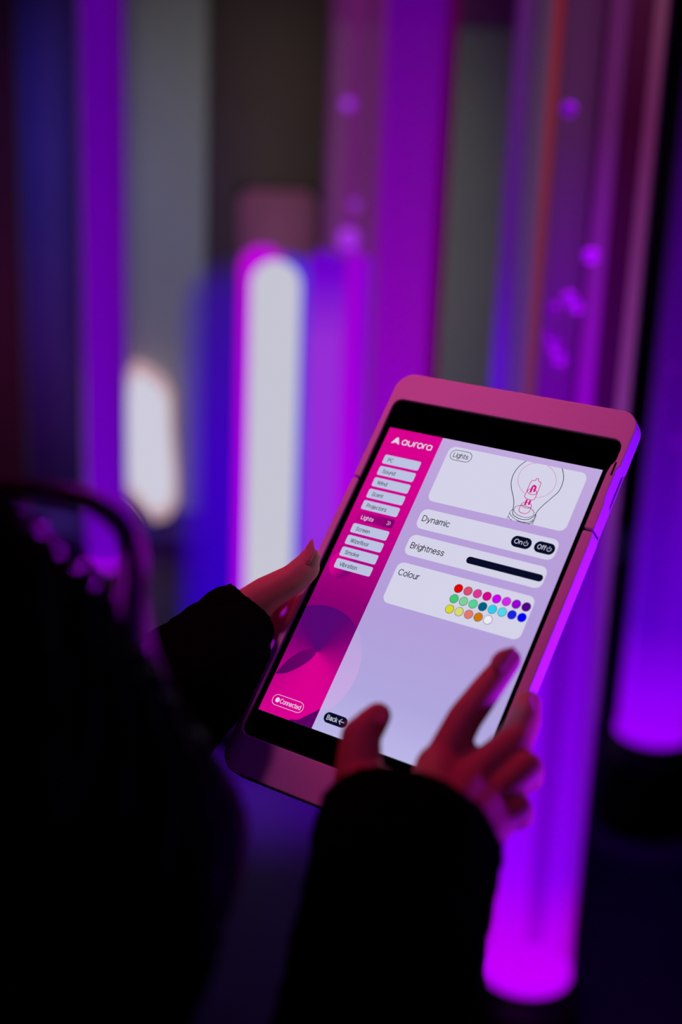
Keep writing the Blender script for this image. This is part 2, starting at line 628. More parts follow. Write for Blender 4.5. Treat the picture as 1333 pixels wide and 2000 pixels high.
# the faint tube with bubbles left of it
bubble_tube('faint pinkish bubble tube with drifting bubbles beside the light columns', 683, 430, 4.0, .078, .235,
            [(0, (130, 0, 200)), (.45, (105, 25, 110)), (1, (80, 28, 66))],
            [(0, .6), (.5, .5), (1, .42)], .3,
            strands=[(0, .2, .3, [(0, (150, 0, 220)), (.5, (110, 20, 115)), (1, (85, 25, 70))], .2, 2.7, [(0, .5), (1, .3)])],
            bubbles=[(681, 205, .020), (693, 402, .020), (681, 466, .036)], spot=200)
# the far left tube
bubble_tube('slim deep violet bubble tube far at the left before the blue wall', 203, 450, 4.3, .071, .10,
            [(0, (105, 0, 190)), (.4, (98, 0, 165)), (.7, (82, 0, 140)), (1, (66, 0, 100))],
            [(0, .95), (1, .92)], .1,
            strands=[(.5, -.5, .3, [(0, (90, 0, 165)), (.5, (85, 0, 130)), (1, (66, 0, 90))], .2, 2.7, [(0, .9), (1, .9)])])

# ------------------------------------------------------------------ light columns


def column(name, px, ptop, pw, z, mat, parent, z_off=0.0, base=.06):
    """upright light with a domed top: px/ptop are where its axis and top show, pw its width in pixels"""
    c = P(px, 800, z)
    r = pw / F_PX * z / 2
    d = R3 @ Vector(((px - CX) / F_PX, (ptop - CY) / F_PX, 1))
    k = (c.x * d.x + c.y * d.y) / (d.x ** 2 + d.y ** 2)
    top = CAM.z + d.z * k
    o = parent.location
    prof = [(r, base)] + [(r, base + (top - r - base) * i / 6) for i in range(1, 7)]
    prof += [(r * math.cos(PI / 2 * i / 7), top - r + r * math.sin(PI / 2 * i / 7)) for i in range(1, 7)] + [(.001, top)]
    return lathe(name, prof, mat, parent, 28, True, (c.x - o.x, c.y - o.y))


c = P(533, 800, 3.4)
lc = thing('light_column', 'tall white light column with magenta left and blue right fringe', 'light column', (c.x, c.y, 0), 'light columns')
lathe('floor_base', [(.16, 0), (.16, .05), (.15, .06)], M_base, lc)
column('white_tube', 533, 508, 96, 3.4, glow('white_tube_light', (198, 197, 212)), lc)
column('magenta_glow', 507, 478, 92, 3.46, ramp_glow('magenta_fringe_glow', 2, 0, 1.3, [(0, (180, 0, 240)), (1, (190, 0, 215))], [(0, 1), (1, 1)], .25), lc)  # glowing tube added to imitate the magenta refraction fringe
column('blue_glow', 560, 496, 78, 3.50, ramp_glow('blue_fringe_glow', 2, 0, 1.3, [(0, (70, 40, 225)), (.6, (85, 70, 215)), (1, (80, 40, 215))], [(0, 1), (1, 1)], .5), lc)  # the blue refraction fringe, likewise imitated by a glowing tube
c = P(668, 800, 3.62)
l2 = thing('light_column', 'short violet light column with a magenta stripe right of the white one', 'light column', (c.x, c.y, 0), 'light columns')
lathe('floor_base', [(.15, 0), (.15, .05), (.14, .06)], M_base, l2)
column('lilac_tube', 628, 488, 96, 3.66, ramp_glow('lilac_light', 2, 0, 1.3, [(0, (120, 40, 230)), (.45, (150, 45, 220)), (.8, (150, 45, 212)), (.93, (110, 0, 205)), (1, (100, 0, 190))], [(0, 1), (.9, 1), (1, .7)], .3), l2)
column('magenta_glow', 684, 490, 42, 3.55, ramp_glow('magenta_stripe_light', 2, 0, 1.3, [(0, (150, 0, 225)), (.5, (175, 0, 225)), (1, (150, 0, 205))], [(0, 1), (1, .9)], .3), l2)
column('violet_tube', 703, 500, 34, 3.62, ramp_glow('violet_stripe_light', 2, 0, 1.3, [(0, (110, 0, 235)), (1, (105, 0, 215))], [(0, 1), (1, .8)], .5), l2)
c = P(425, 800, 3.8)
l3 = thing('light_column', 'dim deep blue light column left of the white one', 'light column', (c.x, c.y, 0), 'light columns')
lathe('floor_base', [(.17, 0), (.17, .05), (.16, .06)], M_base, l3)
column('blue_glow', 448, 490, 210, 3.85, ramp_glow('deep_blue_light', 2, 0, 1.3, [(0, (40, 0, 190)), (.5, (62, 0, 190)), (1, (50, 20, 130))], [(0, 1), (.6, .95), (.85, .7), (1, 0)], 2.6), l3)

# ------------------------------------------------------------------ the tablet
TW, TH = 150.0, 200.0
TX = Vector((.80874, .20140, -.55261))
TY = Vector((.40852, -.86853, .28064))
TN = TX.cross(TY).normalized()
TY = TN.cross(TX).normalized()
TX.normalize()
TC = Vector((51.605, 47.257, 802.97))


def T(x, y, h=0.0):
    """tablet millimetres (from the display's top left corner, y down, h off the glass) -> world"""
    v = TC + TX * (x - TW / 2) + TY * (TH / 2 - y) + TN * h
    return Q(*v)


tab = thing('tablet', 'tablet in a pink case, showing a menu of room controls, held in both hands', 'tablet')
wx, wy, wn = D(TX), D(TY), D(TN)
o0 = T(0, 0, 0)
tab.matrix_world = Matrix(((wx.x, wy.x, wn.x, o0.x), (wx.y, wy.y, wn.y, o0.y), (wx.z, wy.z, wn.z, o0.z), (0, 0, 0, 1)))
# everything below is in the tablet's own axes, metres: x right, y up, z off the glass
mm = .001
M_case = pbr('pink_case', (.74, .50, .70), .6, .2, .03, 900, .05)
M_glass = pbr('black_bezel', (.0006, .0006, .0008), .3, .0)
M_dark = pbr('dark_gap', (.004, .003, .004), .8, .1)


def poly_prism(name, pts, h0, h1, mat, parent, bevel=0.0):
    bm = bmesh.new()
    vs = [bm.verts.new((x * mm, -y * mm, h1 * mm)) for x, y in pts]
    f = bm.faces.new(vs)
    r = bmesh.ops.extrude_face_region(bm, geom=[f])
    for v in r['geom']:
        if isinstance(v, bmesh.types.BMVert):
            v.co.z = h0 * mm
    bmesh.ops.recalc_face_normals(bm, faces=bm.faces)
    me = bpy.data.meshes.new(name)
    bm.to_mesh(me)
    bm.free()
    o = mesh_obj(name, me, mat, parent)
    if bevel:
        b = o.modifiers.new('bevel', 'BEVEL')
        b.width = bevel * mm
        b.segments = 3
        b.limit_method = 'ANGLE'
        b.angle_limit = math.radians(50)
        me.polygons.foreach_set('use_smooth', [True] * len(me.polygons))
        wn_ = o.modifiers.new('wn', 'WEIGHTED_NORMAL')
        wn_.keep_sharp = True
    return o


def arc(cx, cy, r, a0, a1, n=8):
    return [(cx + r * math.cos(math.radians(a0 + (a1 - a0) * i / n)), cy - r * math.sin(math.radians(a0 + (a1 - a0) * i / n))) for i in range(n + 1)]


X0, X1, Y0, Y1 = -8.6, 160.6, -39.5, 240.5
IX0, IX1, IY0, IY1 = -4.0, 154.8, -20.0, 217.0
LIP, BACK = 2.6, -9.5
# upper shell: outer edge with rounded corners, then back along the opening (y runs down)
up_pts = [(X0, 38.8)] + arc(X0 + 12, Y0 + 12, 12, 180, 90) + arc(X1 - 12, Y0 + 12, 12, 90, 0) + [(X1, -3.6), (X1 - 1.6, -1.2), (X1 - 1.6, 18), (X1 - .6, 22), (X1 - .6, 38.8)]
up_pts += [(IX1 - 1.0, 38.8), (IX1 - 1.0, 1.5), (IX1 - .2, -3), (IX1 + 1.6, -7)] + arc(IX1 - 4.4, IY0 + 6, 6, 0, 90)[0:] + arc(IX0 + 6, IY0 + 6, 6, 90, 180) + [(IX0, 38.8)]
poly_prism('upper_shell', up_pts, BACK, LIP, M_case, tab, .9)
lo_pts = [(X0, 40.2), (IX0, 40.2)] + arc(IX0 + 6, IY1 - 6, 6, 180, 270) + arc(IX1 - 7, IY1 - 6, 6, 270, 360) + [(IX1 - 1, 40.2), (X1 - .6, 40.2), (X1, 44)]
lo_pts += arc(X1 - 14, Y1 - 14, 14, 0, -90) + arc(X0 + 14, Y1 - 14, 14, -90, -180)
poly_prism('lower_shell', lo_pts, BACK, LIP, M_case, tab, .9)


def rrect(x0, y0, x1, y1, r, n=6):
    r = min(r, (x1 - x0) / 2 - 1e-4, (y1 - y0) / 2 - 1e-4)
    return arc(x0 + r, y0 + r, r, 180, 90, n) + arc(x1 - r, y0 + r, r, 90, 0, n) + arc(x1 - r, y1 - r, r, 0, -90, n) + arc(x0 + r, y1 - r, r, -90, -180, n)


poly_prism('back_plate', rrect(X0 + .5, Y0 + .5, X1 - .8, Y1 - .5, 12), BACK - .6, BACK + 1.2, M_case, tab, .5)
poly_prism('bezel', rrect(IX0 - 1.5, IY0 - 1.5, IX1 + 2.5, IY1 + 1.5, 7), BACK + 1.4, -.1, M_glass, tab)
poly_prism('speaker_slot', rrect(156.6, -5.5, 157.8, 3.5, .6), 2.2, 2.75, M_dark, tab)
poly_prism('side_button', rrect(70, Y0 - .9, 84, Y0 + 1, .8), -6, .5, M_case, tab, .3)


def flat(name, pts, h, mat, parent):
    me = bpy.data.meshes.new(name)
    me.from_pydata([(x * mm, -y * mm, h * mm) for x, y in pts], [], [tuple(range(len(pts)))[::-1]])
    me.update()
    if me.polygons[0].normal.z < 0:
        me.flip_normals()
    return mesh_obj(name, me, mat, parent)


def clip_x(pts, xc, keep_left):
    out = []
    n = len(pts)
    for i in range(n):
        a, b = pts[i], pts[(i + 1) % n]
        ia = (a[0] <= xc) == keep_left
        ib = (b[0] <= xc) == keep_left
        if ia:
            out.append(a)
        if ia != ib:
            t = (xc - a[0]) / (b[0] - a[0])
            out.append((xc, a[1] + (b[1] - a[1]) * t))
    return out


def clip_y(pts, yc, keep_up):
    return [(y, x) for x, y in clip_x([(y, x) for x, y in pts], yc, keep_up)]


def circle(cx, cy, r, n=64):
    return [(cx + r * math.cos(2 * PI * i / n), cy + r * math.sin(2 * PI * i / n)) for i in range(n)]


def stroke(name, polylines, wd, h, mat, parent, closed=False):
    """flat printed lines of width wd (mm)"""
    V, Fc = [], []
    for pts in polylines:
        n = len(pts)
        b = len(V)
        for i, (x, y) in enumerate(pts):
            if closed:
                a, c = pts[i - 1], pts[(i + 1) % n]
            else:
                a, c = pts[max(i - 1, 0)], pts[min(i + 1, n - 1)]
            dx, dy = c[0] - a[0], c[1] - a[1]
            l = math.hypot(dx, dy) or 1
            nx, ny = -dy / l * wd / 2, dx / l * wd / 2
            V += [((x + nx) * mm, -(y + ny) * mm, h * mm), ((x - nx) * mm, -(y - ny) * mm, h * mm)]
        for i in range(n if closed else n - 1):
            j = (i + 1) % n
            Fc.append((b + 2 * i, b + 2 * i + 1, b + 2 * j + 1, b + 2 * j))
    return from_py(name, V, Fc, mat, parent)


def EA(cx, cy, rx_, ry_, a0, a1, n=14):
    return [(cx + rx_ * math.cos(math.radians(a0 + (a1 - a0) * i / n)), cy + ry_ * math.sin(math.radians(a0 + (a1 - a0) * i / n))) for i in range(n + 1)]


def CV(*pts, n=20):
    return [tuple(v)[:2] for v in spline([(a, b, 0) for a, b in pts], n)]


_s = [(4.0, 3.9), (3.3, 4.85), (2.1, 5.1), (.8, 4.75), (.3, 3.8), (.9, 2.95), (2.2, 2.55), (3.5, 2.1), (4.1, 1.25), (3.5, .3), (2.1, 0), (.8, .25), (.1, 1.15)]
_o = EA(2.35, 2.55, 2.35, 2.55, 0, 360, 24)
_arch = [(0, 2.9)] + EA(2.05, 3.0, 2.05, 2.1, 180, 0) + [(4.1, 0)]
# monoline letters on a 7-unit cap height: strokes, width
GLYPHS = {
    'a': ([CV((.45, 3.9), (1.0, 4.85), (2.2, 5.1), (3.5, 4.7), (3.95, 3.6)) + [(3.95, 0)], CV((3.95, 2.9), (2.2, 2.75), (.7, 2.35), (.15, 1.35), (.7, .3), (1.9, 0), (3.2, .45), (3.95, 1.6))], 4.2),
    'b': ([[(0, 7.2), (0, 0)], _o], 4.7), 'c': ([EA(2.3, 2.55, 2.3, 2.55, 42, 318, 20)], 4.2),
    'd': ([[(4.7, 7.2), (4.7, 0)], _o], 4.7), 'e': ([[(.05, 2.65), (4.6, 2.65)] + EA(2.3, 2.55, 2.3, 2.55, 4, 318, 24)], 4.6),
    'f': ([CV((2.7, 7.15), (1.6, 7.1), (1.0, 6.0)) + [(1.0, 0)], [(-.1, 5.0), (2.5, 5.0)]], 2.5),
    'g': ([_o, [(4.7, 5.1)] + CV((4.7, .2), (4.2, -1.4), (2.4, -2.0), (.5, -1.2))], 4.7),
    'h': ([[(0, 7.2), (0, 0)], _arch], 4.1), 'i': ([[(0, 5.1), (0, 0)], [(0, 7.1), (0, 6.2)]], 0.0),
    'j': ([[(0, 5.1)] + CV((0, -.6), (-.3, -1.6), (-1.2, -1.9)), [(0, 7.1), (0, 6.2)]], 0.0),
    'k': ([[(0, 7.2), (0, 0)], [(3.9, 5.1), (0, 1.6)], [(1.4, 2.9), (4.1, 0)]], 4.0), 'l': ([[(0, 7.2), (0, 0)]], 0.0),
    'm': ([[(0, 5.1), (0, 0)], [(0, 2.9)] + EA(1.7, 3.2, 1.7, 1.9, 180, 0) + [(3.4, 0)], [(3.4, 2.9)] + EA(5.1, 3.2, 1.7, 1.9, 180, 0) + [(6.8, 0)]], 6.8),
    'n': ([[(0, 5.1), (0, 0)], _arch], 4.1), 'o': ([_o], 4.7),
    'r': ([[(0, 5.1), (0, 0)], [(0, 2.7)] + EA(1.9, 3.1, 1.9, 1.95, 180, 72, 8)], 2.3), 's': ([CV(*_s, n=36)], 4.1),
    't': ([[(1.0, 6.6)] + CV((1.0, 1.5), (1.4, .2), (2.7, .05)), [(-.1, 5.0), (2.6, 5.0)]], 2.5),
    'u': ([[(0, 5.1)] + EA(2.05, 2.1, 2.05, 2.1, 180, 360) + [(4.1, 2.2)], [(4.1, 5.1), (4.1, 0)]], 4.1),
    'y': ([[(0, 5.1), (2.25, 0)], [(4.5, 5.1)] + CV((2.25, 0), (1.6, -1.4), (.3, -1.85))], 4.4),
    'z': ([[(.2, 5.1), (3.9, 5.1), (.1, 0), (4.0, 0)]], 4.0),
    'P': ([[(0, 0), (0, 7)], [(0, 7), (2.8, 7)] + EA(2.8, 5.1, 2.0, 1.9, 90, -90) + [(0, 3.2)]], 4.8),
    'C': ([EA(3.3, 3.5, 3.3, 3.5, 42, 318, 26)], 6.0),
    'S': ([CV(*[(a * 1.25, b * 7 / 5.1) for a, b in _s], n=40)], 5.1),
    'W': ([[(0, 7), (2.1, 0), (4.2, 7), (6.3, 0), (8.4, 7)]], 8.4), 'L': ([[(0, 7), (0, 0), (4.0, 0)]], 4.0),
    'V': ([[(0, 7), (2.7, 0), (5.4, 7)]], 5.4),
    'D': ([[(0, 0), (0, 7)], [(0, 7), (2.2, 7)] + EA(2.2, 3.5, 3.4, 3.5, 90, -90, 18) + [(0, 0)]], 5.6),
    'B': ([[(0, 0), (0, 7)], [(0, 7), (2.6, 7)] + EA(2.6, 5.35, 1.8, 1.65, 90, -90) + [(0, 3.7)], [(2.6, 3.7)] + EA(2.8, 1.85, 2.1, 1.85, 90, -90) + [(0, 0)]], 4.9),
    'O': ([EA(3.4, 3.5, 3.4, 3.5, 0, 360, 30)], 6.8),
}


def text(s, x, base, width, cap, h, mat, parent, name='lettering', weight=.135):
    """printed monoline lettering, fitted to a width and cap height in mm"""
    lines, adv = [], 0.0
    for ch_ in s:
        st, wd_ = GLYPHS[ch_]
        for pl_ in st:
            lines.append([(adv + a, b) for a, b in pl_])
        adv += wd_ + 1.75
    adv -= 1.75
    kx, ky = width / adv, cap / 7.0
    lw = cap * weight
    out = []
    for pl_ in lines:
        q_ = [(x + a * kx, base - b * ky) for a, b in pl_]
        cur = [q_[0]]
        for a, b, c in zip(q_, q_[1:], q_[2:] + [None]):
            cur.append(b)
            if c:
                v0 = Vector((b[0] - a[0], b[1] - a[1]))
                v1 = Vector((c[0] - b[0], c[1] - b[1]))
                if v0.length > 1e-6 and v1.length > 1e-6 and v0.angle(v1) > .75:
                    out.append(cur)
                    cur = [b]
        out.append(cur)
    fin = []
    for c in out:
        c = [c[0]] + [b for a, b in zip(c, c[1:]) if math.hypot(b[0] - a[0], b[1] - a[1]) > 1e-4]
        if len(c) < 2:
            continue
        if math.hypot(c[0][0] - c[-1][0], c[0][1] - c[-1][1]) > .02:      # square ends
            for k0, k1 in ((0, 1), (-1, -2)):
                dx, dy = c[k0][0] - c[k1][0], c[k0][1] - c[k1][1]
                l_ = math.hypot(dx, dy)
                c[k0] = (c[k0][0] + dx / l_ * lw * .3, c[k0][1] + dy / l_ * lw * .3)
        fin.append(c)
    return stroke(name, fin, lw, h, mat, parent)


NAVY = glow('screen_navy', (8, 12, 40))
WHITE = glow('screen_white', (212, 210, 232))
BTN = glow('screen_button', (188, 194, 226))
PINK = glow('screen_pink', (205, 20, 135))
LOGO = glow('screen_logo', (222, 214, 235))
bg = ramp_glow('screen_background', 1, 0, -.2, [(0, (192, 168, 222)), (.25, (184, 158, 217)), (.6, (178, 158, 218)), (.85, (176, 166, 222)), (1, (188, 182, 232))])
side = ramp_glow('screen_sidebar', 1, 0, -.2, [(0, (216, 0, 142)), (.22, (208, 0, 140)), (.42, (186, 0, 132)), (.6, (140, 0, 116)), (.8, (110, 0, 105)), (1, (92, 0, 98))])
screen = flat('screen', [(0, 0), (TW, 0), (TW, TH), (0, TH)], .0, bg, tab)
h1, h2, h3, h4, h5 = .05, .1, .15, .2, .25
flat('sidebar', [(0, 0), (40.3, 0), (40.3, TH), (0, TH)], h1, side, screen)
big = circle(17, 163, 37)
big = clip_y(big, TH, True)
cin = clip_x(clip_x(big, 40.3, True), 0, False)
cout = clip_x(big, 40.3, False)


def diag_glow(name, p0, p1, stops):
    """two-dimensional gradient of the picture on the screen, from p0 to p1 (mm)"""
    m, nt, out = newmat(name)
    tc = nt.nodes.new('ShaderNodeTexCoord')
    dt = nt.nodes.new('ShaderNodeVectorMath')
    dt.operation = 'DOT_PRODUCT'
    a = Vector((p0[0] * mm, -p0[1] * mm, 0))
    d = Vector((p1[0] * mm, -p1[1] * mm, 0)) - a
    q = d / d.length_squared
    dt.inputs[1].default_value = q
    nt.links.new(tc.outputs['Object'], dt.inputs[0])
    ad = nt.nodes.new('ShaderNodeMath')
    ad.operation = 'SUBTRACT'
    ad.inputs[1].default_value = a.dot(q)
    nt.links.new(dt.outputs['Value'], ad.inputs[0])
    r = nt.nodes.new('ShaderNodeValToRGB')
    el = r.color_ramp.elements
    while len(el) < len(stops):
        el.new(.5)
    for e, (p, c_) in zip(el, stops):
        e.position = p
        e.color = (*lin(c_), 1)
    nt.links.new(ad.outputs[0], r.inputs[0])
    e = nt.nodes.new('ShaderNodeEmission')
    nt.links.new(r.outputs[0], e.inputs[0])
    nt.links.new(e.outputs[0], out.inputs[0])
    return m


def fan_glow(name, centre, up, stops):
    """gradient of the picture on the screen that turns about a point (mm)"""
    m, nt, out = newmat(name)
    tc = nt.nodes.new('ShaderNodeTexCoord')
    su = nt.nodes.new('ShaderNodeVectorMath')
    su.operation = 'SUBTRACT'
    su.inputs[1].default_value = (centre[0] * mm, -centre[1] * mm, h2 * mm)
    no = nt.nodes.new('ShaderNodeVectorMath')
    no.operation = 'NORMALIZE'
    dt = nt.nodes.new('ShaderNodeVectorMath')
    dt.operation = 'DOT_PRODUCT'
    dt.inputs[1].default_value = (up[0], up[1], 0)
    mr = nt.nodes.new('ShaderNodeMapRange')
    mr.inputs[1].default_value = -1
    mr.inputs[2].default_value = 1
    r = nt.nodes.new('ShaderNodeValToRGB')
    el = r.color_ramp.elements
    while len(el) < len(stops):
        el.new(.5)
    for e, (p_, c_) in zip(el, stops):
        e.position = p_
        e.color = (*lin(c_), 1)
    e = nt.nodes.new('ShaderNodeEmission')
    nt.links.new(tc.outputs['Object'], su.inputs[0])
    nt.links.new(su.outputs[0], no.inputs[0])
    nt.links.new(no.outputs[0], dt.inputs[0])
    nt.links.new(dt.outputs['Value'], mr.inputs[0])
    nt.links.new(mr.outputs[0], r.inputs[0])
    nt.links.new(r.outputs[0], e.inputs[0])
    nt.links.new(e.outputs[0], out.inputs[0])
    return m


M_disc = fan_glow('disc_gradient', (21.2, 155.5), (-.25, .968), [(0, (217, 0, 144)), (.12, (206, 0, 140)), (.3, (172, 0, 128)), (.5, (150, 0, 122)), (.72, (122, 0, 114)), (.9, (92, 4, 112)), (1, (86, 6, 114))])
flat('backdrop_disc', cin, h2, M_disc, screen)
flat('backdrop_fill', [(0, 172), (17, 172), (24, TH), (0, TH)], h2 + .012, M_disc, screen)
flat('backdrop_disc_outer', cout, h2, diag_glow('disc_outer_gradient', (50, 140), (46, 190), [(0, (186, 164, 222)), (.6, (198, 168, 226)), (1, (196, 176, 228))]), screen)
leaf = [(.1, 176.2)] + [tuple(p)[:2] for p in spline([(.1, 176.2, 0), (4, 166.5, 0), (10, 158.5, 0), (16.5, 154.8, 0), (21.4, 154.3, 0)], 16)][1:] \
    + [tuple(p)[:2] for p in spline([(21.4, 154.3, 0), (20, 160, 0), (14.5, 167.5, 0), (7, 173.8, 0), (.1, 176.2, 0)], 16)][1:-1]
flat('backdrop_leaf', leaf, h3, diag_glow('leaf_gradient', (0, 176), (21, 154), [(0, (84, 4, 92)), (1, (112, 0, 108))]), screen)
flat('backdrop_wedge', [(27.0, TH), (40.3, 187.5), (40.3, TH)], h3, glow('wedge_purple', (92, 0, 98)), screen)
flat('small_disc', circle(11.6, 97.5, 9.7, 40), h2, diag_glow('small_disc_gradient', (3, 92), (20, 104), [(0, (214, 0, 142)), (.45, (205, 0, 140)), (.8, (130, 0, 115)), (1, (150, 0, 120))]), screen)

# logo and menu
lg = flat('logo_mark', [(9.1, 5.9), (9.75, 6.1), (11.85, 10.4), (11.55, 10.9), (9.0, 9.7), (6.3, 10.8), (5.95, 10.3), (8.3, 6.3)], h2, LOGO, screen)


def bowl(cx, cy, r, a0=0, a1=360):
    return arc(cx, cy, r, a0, a1, 20)


# rounded word mark drawn as even strokes
xb = 13.6
by = 10.3
R_ = 1.72
wm = []
cy_ = by - R_
wm += [bowl(xb + R_, cy_, R_), [(xb + 2 * R_, cy_ - R_ * .9), (xb + 2 * R_, by)]]                     # a
xu = xb + 2 * R_ + 1.2
wm += [[(xu, cy_ - R_)] + [(xu + R_ - R_ * math.cos(math.radians(t)), cy_ + R_ * math.sin(math.radians(t))) for t in range(0, 181, 15)] + [(xu + 2 * R_, cy_ - R_)]]  # u
xr = xu + 2 * R_ + 1.2
wm += [[(xr, by), (xr, cy_ + .1)] + arc(xr + 1.2, cy_ - .35, 1.3, 180, 90, 6) + [(xr + 1.7, cy_ - R_)]]  # r
xo = xr + 2.4
wm += [bowl(xo + R_, cy_, R_)]                                                                       # o
xr = xo + 2 * R_ + 1.0
wm += [[(xr, by), (xr, cy_ + .1)] + arc(xr + 1.2, cy_ - .35, 1.3, 180, 90, 6) + [(xr + 1.7, cy_ - R_)]]  # r
xa_ = xr + 2.4
wm += [bowl(xa_ + R_, cy_, R_), [(xa_ + 2 * R_, cy_ - R_ * .9), (xa_ + 2 * R_, by)]]                   # a
stroke('logo_lettering', wm, .78, h2, LOGO, screen)

names = [('PC', 3.9), ('Sound', 9.2), ('Wind', 7.1), ('Scent', 8.1), ('Projectors', 14.6), ('Lights', 9.0), ('Screen', 10.2), ('Wizefloor', 13.6), ('Smoke', 10.2), ('Vibration', 12.9)]
for i, (s, wd) in enumerate(names):
    y = 19.3 + i * 8.36
    if s == 'Lights':
        b = flat('menu_button', rrect(5.6, y, 33.4, y + 6.3, 1.2), h3, diag_glow('pressed_button', (6, y), (33, y + 5), [(0, (192, 0, 134)), (.4, (160, 0, 125)), (1, (125, 0, 108))]), screen)
        text(s, 9.4, y + 4.7, wd, 2.5, h4, LOGO, screen)
        stroke('arrow_symbol', [[(28.6, y + 1.7), (29.9, y + 3.0), (28.6, y + 4.4)], [(29.9, y + 1.7), (31.2, y + 3.0), (29.9, y + 4.4)]], .3, h4, LOGO, screen)
    else:
        flat('menu_button', rrect(5.9, y, 33.2, y + 6.5, 1.2), h3, BTN, screen)
        text(s, 9.4, y + 4.6, wd, 2.5, h4, NAVY, screen)

# cards
flat('card', rrect(47.8, 4.2, 142.6, 43.4, 4.5), h1, WHITE, screen)
flat('card', rrect(48.0, 49.0, 142.5, 62.6, 4.5), h1, WHITE, screen)
flat('card', rrect(48.1, 67.0, 142.3, 81.0, 4.5), h1, WHITE, screen)
flat('card', rrect(48.1, 86.2, 142.2, 113.8, 4.5), h1, WHITE, screen)
stroke('pill_outline', [rrect(50.2, 6.3, 65.2, 13.2, 3.4)], .35, h2, NAVY, screen, True)
text('Lights', 52.6, 11.2, 10.2, 3.1, h2, NAVY, screen)
text('Dynamic', 50.9, 57.3, 19.2, 3.7, h2, NAVY, screen)
text('Brightness', 51.2, 76.1, 23.3, 3.7, h2, NAVY, screen)
text('Colour', 51.1, 94.6, 14.4, 3.7, h2, NAVY, screen)
flat('brightness_bar', rrect(90.4, 72.1, 141.2, 76.6, 2.2), h2, NAVY, screen)
for x, s, wd in ((112.9, 'On', 4.9), (128.1, 'Off', 5.0)):
    flat('switch_button', rrect(x, 52.2, x + 13.2, 59.4, 3.5), h2, NAVY, screen)
    text(s, x + 2.2, 57.1, wd, 2.7, h3, WHITE, screen)
    stroke('power_symbol', [arc(x + 9.6, 55.95, 1.35, 130, 410, 14), [(x + 9.6, 54.0), (x + 9.6, 55.8)]], .3, h3, WHITE, screen)
rows = [[(226, 0, 0), (216, 78, 112), (222, 52, 152), (214, 0, 140), (202, 0, 240), (212, 40, 232), (152, 0, 212), (82, 0, 140)],
        [(65, 200, 112), (122, 208, 150), (80, 212, 150), (0, 95, 130), (42, 205, 236), (80, 214, 236), (24, 36, 226), (0, 0, 246)],
        [(216, 214, 44), (216, 214, 116), (226, 120, 106), (206, 120, 10), (236, 236, 246)]]
for j, row in enumerate(rows):
    for i, c_ in enumerate(row):
        x, y = 93.3 + i * 6.44, 93.2 + j * 6.78
        flat('swatch_ring', circle(x, y, 2.85, 28), h2, NAVY, screen)
        flat('colour_swatch', circle(x, y, 2.6, 28), h3, glow('swatch', c_), screen)
# connected pill, back button
stroke('pill_outline', [rrect(6.3, 187.6, 29.2, 194.2, 3.2)], .28, h4, LOGO, screen, True)
flat('status_dot', circle(10.0, 190.9, 1.55, 24), h4, LOGO, screen)
text('Connected', 12.2, 192.2, 15.1, 2.7, h4, LOGO, screen)
flat('back_button', rrect(44.8, 187.3, 61.3, 193.9, 3.3), h4, NAVY, screen)
text('Back', 47.1, 191.9, 7.2, 2.7, h5, WHITE, screen)
stroke('arrow_symbol', [[(55.6, 190.6), (59.2, 190.6)], [(57.2, 188.9), (55.5, 190.6), (57.2, 192.3)]], .35, h5, WHITE, screen)

# bulb drawing, in the picture's own directions (it is drawn upright as the photo shows it)
HM = None


def from_px(pts, ox, oy, sc):
    """photo pixels of the drawing -> tablet mm on the glass"""
    out = []
    a = TX.cross(TY)
    for x, y in pts:
        d = Vector(((ox + x / sc - CX) / F_PX, (oy + y / sc - CY) / F_PX, 1))
        t = TC.dot(a) / d.dot(a)
        v = d * t - TC
        out.append((v.dot(TX) + TW / 2, TH / 2 - v.dot(TY)))
    return out


def bpx(pts, n=0, clip=True):
    q = from_px(pts, 880, 860, 1333 / 280)
    if n:
        q = [tuple(p)[:2] for p in spline([(x, y, 0) for x, y in q], n)]
    if clip:
        q = [(x, min(max(y, 4.2), 43.4)) for x, y in q]
    return q


bulb = [bpx([(708, 191), (640, 245), (590, 315), (568, 390), (572, 460), (588, 530), (592, 590), (585, 640), (582, 690)], 36),
        bpx([(1042, 262), (1056, 330), (1046, 400), (1010, 475), (940, 540), (870, 600), (815, 655), (785, 700), (740, 732), (690, 738), (640, 728), (600, 705), (582, 690)], 48)]
stroke('bulb_outline', bulb, .42, h2, NAVY, screen)


def ellipse_px(cx, cy, a, b, rot, t0=0, t1=360, n=28):
    ca, sa = math.cos(math.radians(rot)), math.sin(math.radians(rot))
    pts = []
    for i in range(n + 1):
        t = math.radians(t0 + (t1 - t0) * i / n)
        x, y = a * math.cos(t), b * math.sin(t)
        pts.append((cx + x * ca - y * sa, cy + x * sa + y * ca))
    return bpx(pts)


stroke('bulb_base', [ellipse_px(686, 662, 96, 52, 14), bpx([(585, 640), (560, 662), (548, 690), (525, 740)], 10),
                     bpx([(552, 672), (580, 715), (650, 755), (720, 762), (775, 735), (798, 690)], 20), bpx([(540, 706), (570, 752)], 6),
                     bpx([(795, 690), (798, 705), (788, 728), (772, 765), (760, 797)], 10), bpx([(775, 745), (750, 775), (712, 787)], 8),
                     bpx([(612, 757), (680, 776), (740, 770), (778, 742)], 12)], .3, h2, NAVY, screen)
dash = []
for k in range(64):
    t0 = 2 * PI * k / 64
    seg = [(809 + 178 * math.cos(t0 + s * .055) * 1.0, 371 + 160 * math.sin(t0 + s * .055)) for s in (0, .5, 1)]
    ym = seg[1][1]
    xm = seg[1][0]
    if ym < 212 + (xm - 812) * .245 or (690 < xm < 800 and ym > 500):
        continue
    dash.append(bpx(seg))
stroke('bulb_dashes', dash, .34, h2, PINK, screen)
